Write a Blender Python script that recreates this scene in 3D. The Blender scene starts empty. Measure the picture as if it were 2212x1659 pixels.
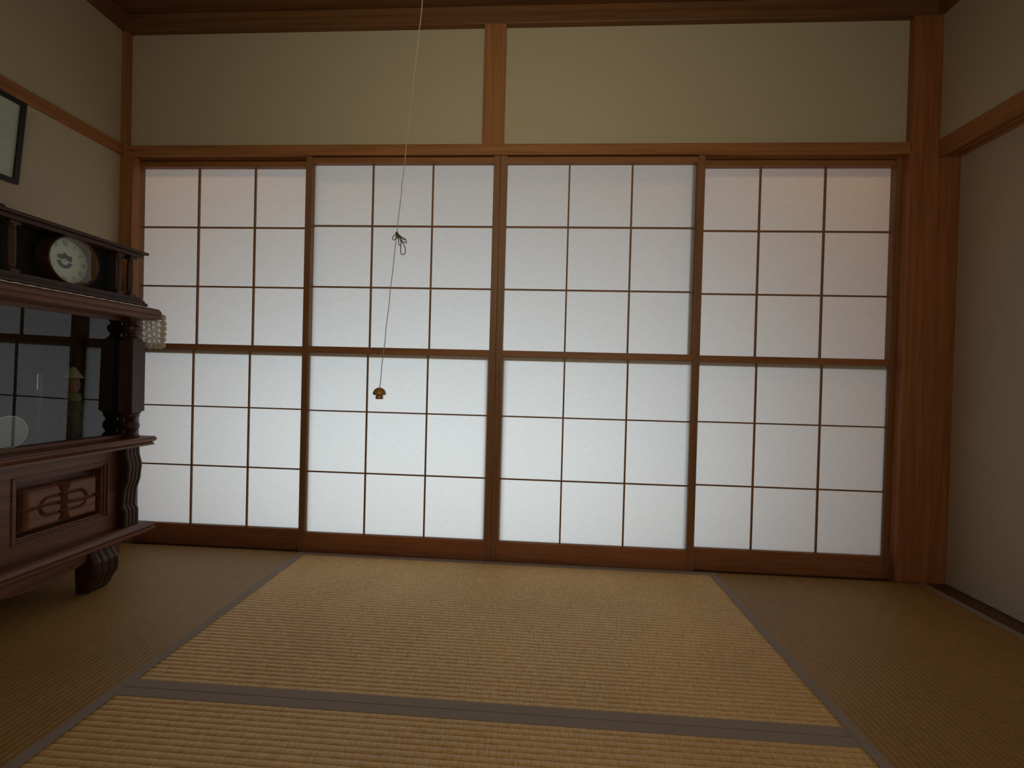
import bpy, bmesh, math, random
from mathutils import Vector, Matrix

random.seed(7)
scene = bpy.context.scene
COL = scene.collection

# ------------------------------------------------------------------ camera
CAM_LOC = Vector((0.1817, -2.0021, 0.818))
YAW, PITCH, ROLL, FPX = -0.0574, -0.0104, 0.0262, 955.07
cd = bpy.data.cameras.new('camera')
cam = bpy.data.objects.new('camera', cd)
COL.objects.link(cam)
cd.sensor_fit = 'HORIZONTAL'
cd.sensor_width = 36.0
cd.lens = FPX / 2212.0 * 36.0
cd.clip_start = 0.02
cyw, syw, cpt, spt, crl, srl = (math.cos(YAW), math.sin(YAW), math.cos(PITCH), math.sin(PITCH), math.cos(ROLL), math.sin(ROLL))
fwd = Vector((syw * cpt, cyw * cpt, spt))
r0 = Vector((cyw, -syw, 0))
u0 = r0.cross(fwd)
right = crl * r0 + srl * u0
up = -srl * r0 + crl * u0
m = Matrix.Identity(4)
for i in range(3):
    m[i][0] = right[i]; m[i][1] = up[i]; m[i][2] = -fwd[i]; m[i][3] = CAM_LOC[i]
cam.matrix_world = m
scene.camera = cam

# ------------------------------------------------------------------ view, world, daylight and fill lights
scene.view_settings.view_transform = 'Standard'
scene.view_settings.look = 'None'
scene.view_settings.exposure = 0.0
scene.view_settings.gamma = 1.0
scene.view_settings.use_curve_mapping = False

world = bpy.data.worlds.new('world')
scene.world = world
world.use_nodes = True
world.node_tree.nodes['Background'].inputs[0].default_value = (0.70, 0.82, 1.0, 1)
world.node_tree.nodes['Background'].inputs[1].default_value = 0.3

def area(name, loc, rot, sx, sy, power, color):
    ld = bpy.data.lights.new(name, 'AREA')
    ld.shape = 'RECTANGLE'; ld.size = sx; ld.size_y = sy
    ld.energy = power; ld.color = color
    o = bpy.data.objects.new(name, ld)
    COL.objects.link(o); o.location = loc; o.rotation_euler = rot
    return o
# overcast daylight coming through the corridor windows behind the paper screens
area('window_daylight', (-0.27, 1.30, 0.31), (math.radians(-90), 0, 0), 2.3, 0.64, 32.5, (0.78, 0.93, 1.0))
# narrow fill added behind the camera, lifting the upper back wall
area('upper_fill', (0.0, -2.72, 1.80), (math.radians(91), 0, 0), 1.1, 0.45, 2.5, (1.0, 0.92, 0.68)).data.spread = math.radians(78)
# warm strip lamps under the corridor ceiling
for lx in (-1.55, 1.60):
    area('corridor_lamp', (lx, 0.46, 2.27), (0, 0, 0), 1.5, 0.05, 2.3, (1.0, 0.60, 0.22))
# broad fill added behind the camera, lifting floor and side walls
area('rear_fill', (0.55, -2.72, 1.05), (math.radians(90), 0, math.radians(8)), 1.2, 1.6, 8.6, (1.0, 0.90, 0.68))

# ------------------------------------------------------------------ materials
def new_mat(name):
    mt = bpy.data.materials.new(name); mt.use_nodes = True
    nt = mt.node_tree
    return mt, nt, nt.nodes['Principled BSDF']

def N(nt, t, **k):
    n = nt.nodes.new(t)
    for a, b in k.items():
        setattr(n, a, b)
    return n

def wood(name, dark, light, rough=0.45, axis='x', scale=1.0, spec=0.35, bump=0.15):
    """long-grained wood; axis = grain direction"""
    mt, nt, b = new_mat(name)
    tc = N(nt, 'ShaderNodeTexCoord'); mp = N(nt, 'ShaderNodeMapping')
    s = {'x': (1.2, 26, 26), 'y': (26, 1.2, 26), 'z': (26, 26, 1.2)}[axis]
    mp.inputs['Scale'].default_value = [v * scale for v in s]
    nt.links.new(tc.outputs['Object'], mp.inputs['Vector'])
    nz = N(nt, 'ShaderNodeTexNoise'); nz.inputs['Scale'].default_value = 2.2
    nz.inputs['Detail'].default_value = 6; nz.inputs['Roughness'].default_value = 0.6
    nz.inputs['Distortion'].default_value = 0.5
    nt.links.new(mp.outputs[0], nz.inputs['Vector'])
    rp = N(nt, 'ShaderNodeValToRGB')
    rp.color_ramp.elements[0].position = 0.32; rp.color_ramp.elements[0].color = (*dark, 1)
    rp.color_ramp.elements[1].position = 0.68; rp.color_ramp.elements[1].color = (*light, 1)
    nt.links.new(nz.outputs['Fac'], rp.inputs[0])
    nt.links.new(rp.outputs[0], b.inputs['Base Color'])
    b.inputs['Roughness'].default_value = rough
    b.inputs['Specular IOR Level'].default_value = spec
    bp = N(nt, 'ShaderNodeBump'); bp.inputs['Strength'].default_value = bump; bp.inputs['Distance'].default_value = 0.002
    nt.links.new(nz.outputs['Fac'], bp.inputs['Height']); nt.links.new(bp.outputs[0], b.inputs['Normal'])
    return mt

def plain(name, col, rough=0.6, spec=0.3, var=0.0, nscale=60, bump=0.0, metal=0.0):
    mt, nt, b = new_mat(name)
    b.inputs['Roughness'].default_value = rough
    b.inputs['Specular IOR Level'].default_value = spec
    b.inputs['Metallic'].default_value = metal
    tc = N(nt, 'ShaderNodeTexCoord'); nz = N(nt, 'ShaderNodeTexNoise')
    nz.inputs['Scale'].default_value = nscale; nz.inputs['Detail'].default_value = 5
    nt.links.new(tc.outputs['Object'], nz.inputs['Vector'])
    rp = N(nt, 'ShaderNodeValToRGB')
    rp.color_ramp.elements[0].position = 0.3; rp.color_ramp.elements[0].color = (*[c * (1 - var) for c in col], 1)
    rp.color_ramp.elements[1].position = 0.7; rp.color_ramp.elements[1].color = (*[min(1, c * (1 + var)) for c in col], 1)
    nt.links.new(nz.outputs['Fac'], rp.inputs[0]); nt.links.new(rp.outputs[0], b.inputs['Base Color'])
    if bump:
        bp = N(nt, 'ShaderNodeBump'); bp.inputs['Strength'].default_value = bump; bp.inputs['Distance'].default_value = 0.002
        nt.links.new(nz.outputs['Fac'], bp.inputs['Height']); nt.links.new(bp.outputs[0], b.inputs['Normal'])
    return mt

WD, WL = (0.30, 0.120, 0.040), (0.46, 0.205, 0.078)
M = {}
M['post_z'] = wood('cypress_upright', WD, WL, axis='z')
M['trim_x'] = wood('cypress_beam', WD, WL, axis='x')
M['trim_y'] = wood('cypress_rail', WD, WL, axis='y')
M['frame_z'] = wood('shoji_stile_wood', (0.21, 0.095, 0.042), (0.32, 0.155, 0.07), axis='z')
M['frame_x'] = wood('shoji_rail_wood', (0.27, 0.11, 0.042), (0.40, 0.175, 0.07), axis='x')
M['kumiko'] = plain('lattice_wood', (0.26, 0.135, 0.065), 0.6, 0.25, 0.15)
M['post_dark'] = wood('reddish_post_wood', (0.28, 0.10, 0.038), (0.42, 0.16, 0.062), axis='z')
M['rail_low'] = wood('shoji_bottom_rail_wood', (0.27, 0.10, 0.042), (0.40, 0.16, 0.07), axis='x')
M['warm_board'] = wood('corridor_board', (0.55, 0.26, 0.09), (0.72, 0.38, 0.15), axis='x')
M['sill'] = wood('worn_sill_wood', (0.10, 0.045, 0.02), (0.17, 0.08, 0.035), axis='x')
M['sill_y'] = wood('worn_side_sill_wood', (0.10, 0.045, 0.025), (0.16, 0.075, 0.04), axis='y')
M['ceil'] = wood('ceiling_boards', (0.15, 0.065, 0.025), (0.24, 0.11, 0.045), axis='x', scale=0.6)
M['dark'] = wood('dark_rosewood', (0.105, 0.037, 0.019), (0.215, 0.082, 0.044), rough=0.42, axis='y', spec=0.45, bump=0.1)
M['dark_z'] = wood('dark_rosewood_upright', (0.030, 0.010, 0.006), (0.065, 0.024, 0.014), rough=0.42, axis='z', spec=0.5, bump=0.1)
M['carve'] = wood('carved_panel_wood', (0.17, 0.07, 0.042), (0.29, 0.13, 0.08), rough=0.5, axis='y', spec=0.3)
M['black'] = plain('blackened_wood', (0.018, 0.013, 0.014), 0.45, 0.4, 0.3)
M['clock_face_wood'] = plain('dark_clock_panel', (0.012, 0.012, 0.011), 0.6, 0.15, 0.3)
M['plaster'] = plain('sand_plaster', (0.56, 0.485, 0.355), 0.92, 0.1, 0.05, 260, 0.25)
M['fusuma'] = plain('plain_fusuma_paper', (0.52, 0.45, 0.34), 0.9, 0.1, 0.03, 40, 0.05)
M['heri'] = plain('mat_border_cloth', (0.36, 0.285, 0.235), 0.85, 0.15, 0.12, 700, 0.2)
M['drum'] = wood('clock_drum_wood', (0.16, 0.07, 0.03), (0.26, 0.12, 0.05), rough=0.4, axis='z')
M['clock_wood'] = wood('dark_clock_wood', (0.035, 0.014, 0.009), (0.075, 0.030, 0.018), rough=0.42, axis='y', spec=0.35)
M['clock_column'] = wood('clock_column_wood', (0.05, 0.019, 0.009), (0.10, 0.04, 0.018), rough=0.4, axis='z')
M['dial'] = plain('clock_dial_paper', (0.86, 0.85, 0.70), 0.5, 0.3, 0.06, 120)
M['bright_rim'] = plain('glass_rim_glint', (0.80, 0.78, 0.70), 0.15, 0.8, 0.03)  # pale colour stands in for the reflection along the glass rim
M['hand_paint'] = plain('pale_clock_hand', (0.88, 0.84, 0.70), 0.35, 0.5, 0.03)
M['ink'] = plain('dial_ink', (0.03, 0.04, 0.035), 0.5, 0.3)
M['motif'] = plain('dial_motif_ink', (0.055, 0.07, 0.055), 0.5, 0.3, 0.2, 300)
M['brass'] = plain('pale_brass', (0.75, 0.66, 0.45), 0.3, 0.5, 0.05, 80, 0, 0.8)
M['lace'] = plain('white_crochet', (0.82, 0.77, 0.70), 0.9, 0.1, 0.08, 400)
M['cord'] = plain('pull_cord_fibre', (0.42, 0.38, 0.32), 0.8, 0.2, 0.1, 300)
M['cord_dark'] = plain('pull_cord_knot', (0.10, 0.085, 0.065), 0.8, 0.2, 0.1, 300)
M['knob'] = wood('mushroom_knob_wood', (0.26, 0.12, 0.02), (0.42, 0.22, 0.05), rough=0.25, axis='z', spec=0.6, bump=0.02)
M['mount'] = plain('pale_mount_paper', (0.82, 0.79, 0.68), 0.5, 0.4, 0.03)
M['interior'] = plain('cabinet_interior', (0.035, 0.018, 0.012), 0.6, 0.3, 0.2)
M['hat'] = plain('doll_straw_hat', (0.34, 0.31, 0.19), 0.8, 0.2, 0.12, 200)
M['skin'] = plain('doll_face', (0.22, 0.11, 0.08), 0.6, 0.3)
M['scarf'] = plain('doll_scarf', (0.16, 0.15, 0.07), 0.8, 0.2, 0.2, 120)
M['robe'] = plain('doll_robe', (0.05, 0.06, 0.045), 0.8, 0.2, 0.4, 60)
M['pale_glaze'] = plain('pale_glaze', (0.22, 0.23, 0.20), 0.3, 0.5, 0.05)
M['pink_core'] = plain('pale_pink_disc', (0.36, 0.30, 0.29), 0.5, 0.4, 0.08, 60)
M['alu'] = plain('bronze_aluminium', (0.20, 0.16, 0.12), 0.4, 0.5, 0.05)
M['ground'] = plain('garden_ground', (0.22, 0.20, 0.15), 0.95, 0.1, 0.2, 8)

# tatami rush: fine cross weave, colour variation along the ribs
def rush(name, axis, k=1.0, gk=1.0, bk=1.0, bump=0.5):
    mt, nt, b = new_mat(name)
    tc = N(nt, 'ShaderNodeTexCoord'); mp = N(nt, 'ShaderNodeMapping')
    mp.inputs['Scale'].default_value = (260, 40, 60) if axis == 'x' else (40, 260, 60)
    nt.links.new(tc.outputs['Object'], mp.inputs['Vector'])
    nz = N(nt, 'ShaderNodeTexNoise'); nz.inputs['Scale'].default_value = 1.0; nz.inputs['Detail'].default_value = 4
    nt.links.new(mp.outputs[0], nz.inputs['Vector'])
    big = N(nt, 'ShaderNodeTexNoise'); big.inputs['Scale'].default_value = 2.5; big.inputs['Detail'].default_value = 3
    nt.links.new(tc.outputs['Object'], big.inputs['Vector'])
    ad = N(nt, 'ShaderNodeMath', operation='MULTIPLY_ADD')
    nt.links.new(big.outputs['Fac'], ad.inputs[0]); ad.inputs[1].default_value = 0.5
    nt.links.new(nz.outputs['Fac'], ad.inputs[2])
    rp = N(nt, 'ShaderNodeValToRGB')
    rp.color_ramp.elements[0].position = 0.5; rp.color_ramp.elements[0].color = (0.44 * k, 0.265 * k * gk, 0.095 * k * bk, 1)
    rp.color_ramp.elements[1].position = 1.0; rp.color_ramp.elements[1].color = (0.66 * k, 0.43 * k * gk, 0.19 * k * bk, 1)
    nt.links.new(ad.outputs[0], rp.inputs[0]); nt.links.new(rp.outputs[0], b.inputs['Base Color'])
    b.inputs['Roughness'].default_value = 0.5
    b.inputs['Specular IOR Level'].default_value = 0.45
    bp = N(nt, 'ShaderNodeBump'); bp.inputs['Strength'].default_value = bump; bp.inputs['Distance'].default_value = 0.002
    nt.links.new(nz.outputs['Fac'], bp.inputs['Height']); nt.links.new(bp.outputs[0], b.inputs['Normal'])
    return mt
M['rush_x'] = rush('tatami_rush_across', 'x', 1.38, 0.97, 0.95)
M['rush_y_shaded'] = rush('tatami_rush_along_shaded', 'y', 0.66, 0.86, 0.58, 0.3)  # side mats' duller sheen and shade put into a darker base colour

# washi paper: mostly diffuse transmission
def washi():
    mt = bpy.data.materials.new('washi_paper'); mt.use_nodes = True
    nt = mt.node_tree; nt.nodes.clear()
    out = N(nt, 'ShaderNodeOutputMaterial')
    tc = N(nt, 'ShaderNodeTexCoord'); mp = N(nt, 'ShaderNodeMapping'); mp.inputs['Scale'].default_value = (30, 30, 90)
    nz = N(nt, 'ShaderNodeTexNoise'); nz.inputs['Scale'].default_value = 1.5; nz.inputs['Detail'].default_value = 6
    nt.links.new(tc.outputs['Object'], mp.inputs[0]); nt.links.new(mp.outputs[0], nz.inputs['Vector'])
    rp = N(nt, 'ShaderNodeValToRGB')
    rp.color_ramp.elements[0].position = 0.25; rp.color_ramp.elements[0].color = (0.78, 0.775, 0.76, 1)
    rp.color_ramp.elements[1].position = 0.75; rp.color_ramp.elements[1].color = (0.84, 0.835, 0.82, 1)
    nt.links.new(nz.outputs['Fac'], rp.inputs[0])
    tr = N(nt, 'ShaderNodeBsdfTranslucent'); df = N(nt, 'ShaderNodeBsdfDiffuse'); mx = N(nt, 'ShaderNodeMixShader')
    nt.links.new(rp.outputs[0], tr.inputs[0]); nt.links.new(rp.outputs[0], df.inputs[0])
    mx.inputs[0].default_value = 0.36
    nt.links.new(tr.outputs[0], mx.inputs[1]); nt.links.new(df.outputs[0], mx.inputs[2])
    nt.links.new(mx.outputs[0], out.inputs[0])
    return mt
M['washi'] = washi()

def pane_mat(name, ior, tint=(0.9, 0.94, 0.93), rough=0.0):
    """thin clear pane: fresnel mirror over plain transmission"""
    mt = bpy.data.materials.new(name); mt.use_nodes = True
    nt = mt.node_tree; nt.nodes.clear()
    out = N(nt, 'ShaderNodeOutputMaterial')
    tr = N(nt, 'ShaderNodeBsdfTransparent'); tr.inputs[0].default_value = (*tint, 1)
    gl = N(nt, 'ShaderNodeBsdfGlossy'); gl.inputs['Roughness'].default_value = rough
    fr = N(nt, 'ShaderNodeFresnel'); fr.inputs[0].default_value = ior
    ge = N(nt, 'ShaderNodeNewGeometry')
    iv = N(nt, 'ShaderNodeMath', operation='SUBTRACT'); iv.inputs[0].default_value = 1.0
    ml = N(nt, 'ShaderNodeMath', operation='MULTIPLY')
    nt.links.new(ge.outputs['Backfacing'], iv.inputs[1]); nt.links.new(iv.outputs[0], ml.inputs[0]); nt.links.new(fr.outputs[0], ml.inputs[1])
    mx = N(nt, 'ShaderNodeMixShader')
    nt.links.new(ml.outputs[0], mx.inputs[0]); nt.links.new(tr.outputs[0], mx.inputs[1]); nt.links.new(gl.outputs[0], mx.inputs[2])
    nt.links.new(mx.outputs[0], out.inputs[0])
    return mt
M['pane'] = pane_mat('clear_pane', 1.45)
M['cab_glass'] = pane_mat('cabinet_glass', 1.72)
M['clear'] = pane_mat('clear_ornament_glass', 1.55, (0.93, 0.93, 0.93))

# ------------------------------------------------------------------ builders
def box(bm, x0, x1, y0, y1, z0, z1, bev=0.0, seg=2):
    r = bmesh.ops.create_cube(bm, size=1.0)
    vs = r['verts']
    for v in vs:
        v.co = Vector((x0 + (v.co.x + .5) * (x1 - x0), y0 + (v.co.y + .5) * (y1 - y0), z0 + (v.co.z + .5) * (z1 - z0)))
    if bev:
        es = list({e for v in vs for e in v.link_edges})
        bmesh.ops.bevel(bm, geom=es, offset=bev, segments=seg, profile=0.5, affect='EDGES')

def lathe(bm, cx, cy, prof, n=24, axis='z', cz=0.0, sy=1.0, cap=True):
    """prof: list of (radius, height)"""
    rings = []
    for r, h in prof:
        ring = []
        for k in range(n):
            a = 2 * math.pi * k / n
            if axis == 'z':
                ring.append(bm.verts.new((cx + r * math.cos(a), cy + r * sy * math.sin(a), cz + h)))
            else:   # axis x
                ring.append(bm.verts.new((cx + h, cy + r * math.cos(a), cz + r * sy * math.sin(a))))
        rings.append(ring)
    for a, b in zip(rings, rings[1:]):
        for k in range(n):
            bm.faces.new((a[k], a[(k + 1) % n], b[(k + 1) % n], b[k]))
    if cap and prof[0][0] > 1e-6:
        bm.faces.new(rings[0][::-1])
    if cap and prof[-1][0] > 1e-6:
        bm.faces.new(rings[-1])

def tube(bm, pts, r, n=6, closed=False):
    pts = [Vector(p) for p in pts]
    L = len(pts); rings = []
    for i, p in enumerate(pts):
        if closed:
            t = pts[(i + 1) % L] - pts[i - 1]
        else:
            t = pts[min(i + 1, L - 1)] - pts[max(i - 1, 0)]
        t.normalize()
        a = t.cross(Vector((0.13, 0.97, 0.21)))
        if a.length < 1e-3:
            a = t.cross(Vector((1, 0, 0)))
        a.normalize(); b = t.cross(a)
        rings.append([bm.verts.new(p + r * (math.cos(2 * math.pi * k / n) * a + math.sin(2 * math.pi * k / n) * b)) for k in range(n)])
    rng = range(L if closed else L - 1)
    for i in rng:
        A, B = rings[i], rings[(i + 1) % L]
        for k in range(n):
            bm.faces.new((A[k], A[(k + 1) % n], B[(k + 1) % n], B[k]))
    if not closed:
        bm.faces.new(rings[0][::-1]); bm.faces.new(rings[-1])

def prism(bm, prof, axis, a0, a1):
    """extrude a closed profile along an axis; prof = list of 2D points in the other two axes (in order x,y,z minus axis)"""
    def P(u, v, a):
        return {'x': (a, u, v), 'y': (u, a, v), 'z': (u, v, a)}[axis]
    A = [bm.verts.new(P(u, v, a0)) for u, v in prof]
    B = [bm.verts.new(P(u, v, a1)) for u, v in prof]
    n = len(prof)
    for i in range(n):
        bm.faces.new((A[i], A[(i + 1) % n], B[(i + 1) % n], B[i]))
    bm.faces.new(A[::-1]); bm.faces.new(B)

def grid(bm, f, nu, nv):
    V = [[bm.verts.new(f(i / nu, j / nv)) for j in range(nv + 1)] for i in range(nu + 1)]
    for i in range(nu):
        for j in range(nv):
            bm.faces.new((V[i][j], V[i + 1][j], V[i + 1][j + 1], V[i][j + 1]))
    return V

def obj(name, bm, mat, parent=None, smooth=False, origin=None):
    """link bm (world coordinates) as one mesh object"""
    bmesh.ops.recalc_face_normals(bm, faces=bm.faces)
    if parent is not None:
        p = parent; off = Vector((0, 0, 0))
        while p is not None:
            off += p.location; p = p.parent
    else:
        off = Vector(origin) if origin else Vector((0, 0, 0))
    bmesh.ops.translate(bm, verts=bm.verts, vec=-off)
    me = bpy.data.meshes.new(name); bm.to_mesh(me); bm.free()
    if isinstance(mat, (list, tuple)):
        for q in mat: me.materials.append(q)
    else:
        me.materials.append(mat)
    if smooth:
        for p in me.polygons: p.use_smooth = True
    o = bpy.data.objects.new(name, me); COL.objects.link(o)
    if parent is not None:
        o.parent = parent
    else:
        o.location = off
    return o

def thing(name, label, cat, loc, group=None):
    o = bpy.data.objects.new(name, None); COL.objects.link(o); o.location = loc
    o.empty_display_size = 0.05
    o['label'] = label; o['category'] = cat
    if group: o['group'] = group
    return o

def tag(o, label, cat, group=None):
    o['label'] = label; o['category'] = cat
    if group: o['group'] = group
    return o

def struct(name, bm, mat, label=None, smooth=False):
    o = obj(name, bm, mat, smooth=smooth); o['kind'] = 'structure'
    if label: o['label'] = label
    return o

def B(*a, **k):
    bm = bmesh.new(); box(bm, *a, **k); return bm

# ------------------------------------------------------------------ the room
XL, XR = -1.80, 1.847          # side wall planes
YB = -0.004                    # back wall plaster
YN = -2.76                     # wall behind the photographer
ZC = 2.452                     # ceiling
struct('floor', B(-1.95, 2.1, YN - 0.1, 0.14, -0.16, -0.055), M['sill'], 'wooden subfloor under the mats')
bm = bmesh.new()
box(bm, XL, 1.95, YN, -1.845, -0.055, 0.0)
struct('floor', bm, M['rush_y_shaded'], 'matted floor behind the viewer')
# ceiling boards with slim battens
bm = bmesh.new()
box(bm, -1.95, 2.1, YN - 0.1, 0.14, ZC + 0.012, ZC + 0.06)
y = -0.30
while y > YN:
    box(bm, XL, XR, y - 0.012, y + 0.012, ZC - 0.012, ZC + 0.014, bev=0.002)
    y -= 0.42
struct('ceiling', bm, M['ceil'], 'brown board ceiling')
# back wall: plaster above the lintel
bm = bmesh.new()
box(bm, -1.95, 2.1, YB, 0.09, 1.86, ZC + 0.05)
struct('wall_back', bm, M['plaster'], 'beige plaster above the paper screens')
bm = bmesh.new()
box(bm, XL - 0.12, XL, YN, 0.09, -0.05, ZC + 0.05)
struct('wall_left', bm, M['plaster'], 'beige plaster wall behind the display cabinet')
bm = bmesh.new()
box(bm, XR, XR + 0.13, YN, 0.0, 1.866, ZC + 0.05)
box(bm, 1.962, 2.10, YN, 0.09, -0.05, 1.87)
struct('wall_right', bm, M['plaster'], 'beige plaster over the right-hand lintel')
bm = bmesh.new()
box(bm, -1.95, 2.1, YN - 0.12, YN, -0.05, ZC + 0.05)
struct('wall_front', bm, M['plaster'], 'plain wall behind the viewer')

# lintel over the screens with its grooves
bm = bmesh.new()
box(bm, -1.772, 1.735, -0.030, 0.102, 1.8235, 1.866, bev=0.002)
for ya, yb in ((-0.030, -0.021), (0.0115, 0.0145), (0.050, 0.060)):
    box(bm, -1.770, 1.733, ya, yb, 1.8175, 1.826)
struct('trim_1', bm, M['trim_x'], 'horizontal wooden lintel above the four screens')
# ceiling moulding
bm = bmesh.new()
prism(bm, [(0.0, 2.396), (-0.030, 2.396), (-0.033, 2.400), (-0.033, 2.432), (-0.045, 2.438), (-0.045, 2.462), (0.0, 2.462)], 'x', XL, 1.86)
struct('trim_2', bm, M['ceil'], 'ceiling moulding on the back wall')
bm = bmesh.new()
prism(bm, [(XL - 0.005, 2.400), (XL + 0.026, 2.400), (XL + 0.028, 2.436), (XL + 0.040, 2.440), (XL + 0.040, 2.462), (XL - 0.005, 2.462)], 'y', YN, -0.002)
struct('trim_3', bm, M['ceil'], 'ceiling moulding on the left wall')
bm = bmesh.new()
prism(bm, [(XR + 0.005, 2.400), (XR - 0.026, 2.400), (XR - 0.028, 2.436), (XR - 0.040, 2.440), (XR - 0.040, 2.462), (XR + 0.005, 2.462)], 'y', YN, -0.002)
struct('trim_4', bm, M['ceil'], 'ceiling moulding on the right wall')
# posts
struct('trim_5', B(-0.094, 0.002, -0.029, 0.02, 1.866, 2.397, bev=0.0015), M['post_z'], 'short upright post between the two plaster panels')
bm = bmesh.new()
box(bm, -1.87, -1.771, -0.029, 0.11, -0.05, 2.397, bev=0.0015)
box(bm, -1.773, -1.738, -0.028, 0.014, -0.04, 1.8235, bev=0.0015)
struct('trim_6', bm, M['post_z'], 'corner post on the left')
bm = bmesh.new()
box(bm, 1.730, 1.955, -0.030, 0.11, -0.05, 2.397, bev=0.0015)
box(bm, 1.7285, 1.766, -0.033, -0.02, -0.04, 1.8235, bev=0.0015)
struct('trim_7', bm, M['post_dark'], 'broad corner post on the right')
# left wall picture rail
struct('trim_8', B(XL - 0.01, XL + 0.014, YN, -0.028, 1.822, 1.872, bev=0.002), M['trim_y'], 'wooden rail along the left wall')
# right wall lintel and side sill
bm = bmesh.new()
box(bm, XR - 0.006, 1.962, YN, -0.029, 1.812, 1.872, bev=0.002)
for xa, xb in ((XR - 0.006, XR + 0.010), (1.880, 1.886), (1.918, 1.930)):
    box(bm, xa, xb, YN, -0.030, 1.800, 1.815)
struct('trim_9', bm, M['trim_y'], 'grooved wooden lintel along the right wall')
struct('trim_10', B(1.846, 1.962, YN, -0.030, -0.055, -0.002, bev=0.002), M['sill_y'], 'dark wooden sill at the foot of the right wall')
# track sill under the screens
bm = bmesh.new()
box(bm, -1.772, 1.735, -0.034, 0.110, -0.06, -0.016, bev=0.001)
for ya, yb in ((-0.034, -0.0215), (0.0115, 0.0145), (0.048, 0.110)):
    box(bm, -1.772, 1.735, ya, yb, -0.02, -0.012 if ya > -0.03 else -0.006)
struct('trim_11', bm, M['sill'], 'dark track sill under the screens')
# narrow wooden strip at the foot of the left wall
struct('trim_12', B(XL, -1.758, YN, -0.032, -0.055, 0.0, bev=0.001), M['sill_y'], 'narrow wooden strip beside the left mats')

# ------------------------------------------------------------------ corridor behind the screens (where the daylight comes in)
struct('floor', B(-2.4, 2.4, 0.11, 1.12, -0.16, -0.02), M['warm_board'], 'corridor floor boards')
struct('ceiling', B(-2.4, 2.4, 0.09, 1.12, 2.30, 2.40), M['warm_board'], 'corridor ceiling')
struct('wall_corridor_left', B(-2.44, -2.36, 0.09, 1.12, -0.1, 2.34), M['warm_board'])
struct('wall_corridor_right', B(2.36, 2.44, 0.09, 1.12, -0.1, 2.34), M['warm_board'])
bm = bmesh.new()
box(bm, -2.4, 2.4, 1.06, 1.14, 1.85, 2.34)
box(bm, -2.4, -1.85, 1.06, 1.14, -0.1, 1.86)
box(bm, 1.15, 2.4, 1.06, 1.14, -0.1, 1.86)
box(bm, -1.9, 1.2, 1.06, 1.14, -0.1, 0.02)
struct('wall_outer', bm, M['warm_board'])
bm = bmesh.new()
for xx in (-1.85, -1.10, -0.35, 0.40, 1.11):
    box(bm, xx, xx + 0.045, 1.07, 1.11, 0.0, 1.86, bev=0.002)
box(bm, -1.85, 1.15, 1.07, 1.11, 0.02, 0.07)
box(bm, -1.85, 1.15, 1.07, 1.11, 1.80, 1.86)
struct('window_1', bm, M['alu'])

# ------------------------------------------------------------------ tatami mats
TG = 'tatami mats'
def tatami(x0, x1, y0, y1, along, label):
    """ribbed rush mat; ribs and cloth borders run along `along`"""
    t = thing('tatami_mat', label, 'mat', ((x0 + x1) / 2, (y0 + y1) / 2, -0.055), TG)
    g = 0.0008; x0 += g; x1 -= g; y0 += g; y1 -= g
    hw = 0.0285; pitch = 0.0163
    bm = bmesh.new()
    lo, hi = (y0, y1) if along == 'x' else (x0, x1)
    prof = [(lo, -0.05)]
    a = lo + hw - 0.002; b_ = hi - hw + 0.002
    prof.append((lo, -0.004)); prof.append((a, -0.004))
    n = int((b_ - a) / pitch)
    pr = (b_ - a) / n
    dp = 1.0 if along == 'x' else 0.55
    for k in range(n):
        for fr, h in ((0.0, -0.0022 * dp), (0.12, -0.0006), (0.3, 0.0), (0.5, 0.0002), (0.7, 0.0), (0.88, -0.0006)):
            prof.append((a + (k + fr) * pr, h))
    prof.append((b_, -0.0022)); prof.append((b_, -0.004)); prof.append((hi, -0.004)); prof.append((hi, -0.05))
    # many short lengths with a little wander so the ribs are not ruler-straight
    s0, s1 = (x0, x1) if along == 'x' else (y0, y1)
    ns = 150
    rnd = random.Random(hash(label) & 255 if False else len(label))
    rows = []
    ph = [rnd.random() * 6.28 for _ in prof]
    for i in range(ns + 1):
        s = s0 + (s1 - s0) * i / ns
        row = []
        for j, (u, h) in enumerate(prof):
            hh = h
            if 3 <= j < len(prof) - 4:
                hh += (0.00025 * math.sin(s * 90 + ph[j]) + (rnd.random() - .5) * 0.0005)
            row.append(bm.verts.new((s, u, hh) if along == 'x' else (u, s, hh)))
        rows.append(row)
    L = len(prof)
    for i in range(ns):
        for j in range(L - 1):
            bm.faces.new((rows[i][j], rows[i + 1][j], rows[i + 1][j + 1], rows[i][j + 1]))
        bm.faces.new((rows[i][L - 1], rows[i + 1][L - 1], rows[i + 1][0], rows[i][0]))
    bm.faces.new(rows[0]); bm.faces.new(rows[-1][::-1])
    obj('rush_cover', bm, M['rush_x'] if along == 'x' else M['rush_y_shaded'], t, smooth=True)
    for c0, c1 in ((lo, lo + hw), (hi - hw, hi)):
        bm = bmesh.new()
        if along == 'x': box(bm, x0 - 0.0003, x1 + 0.0003, c0, c1, -0.046, 0.0008, bev=0.0008)
        else: box(bm, c0, c1, y0 - 0.0003, y1 + 0.0003, -0.046, 0.0008, bev=0.0008)
        obj('cloth_border', bm, M['heri'], t)
    return t
Y0m, Ys, Y1m = -0.0355, -0.9285, -1.8415
tatami(-0.8564, 0.9436, Ys, Y0m, 'x', 'middle tatami mat lying directly in front of the screens')
tatami(-0.8564, 0.9436, Y1m, Ys, 'x', 'nearest tatami mat, cut off by the bottom of the photo')
tatami(-1.7564, -0.8564, Y1m, Y0m, 'y', 'left-hand tatami mat running from the screens under the dark cabinet')
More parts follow.
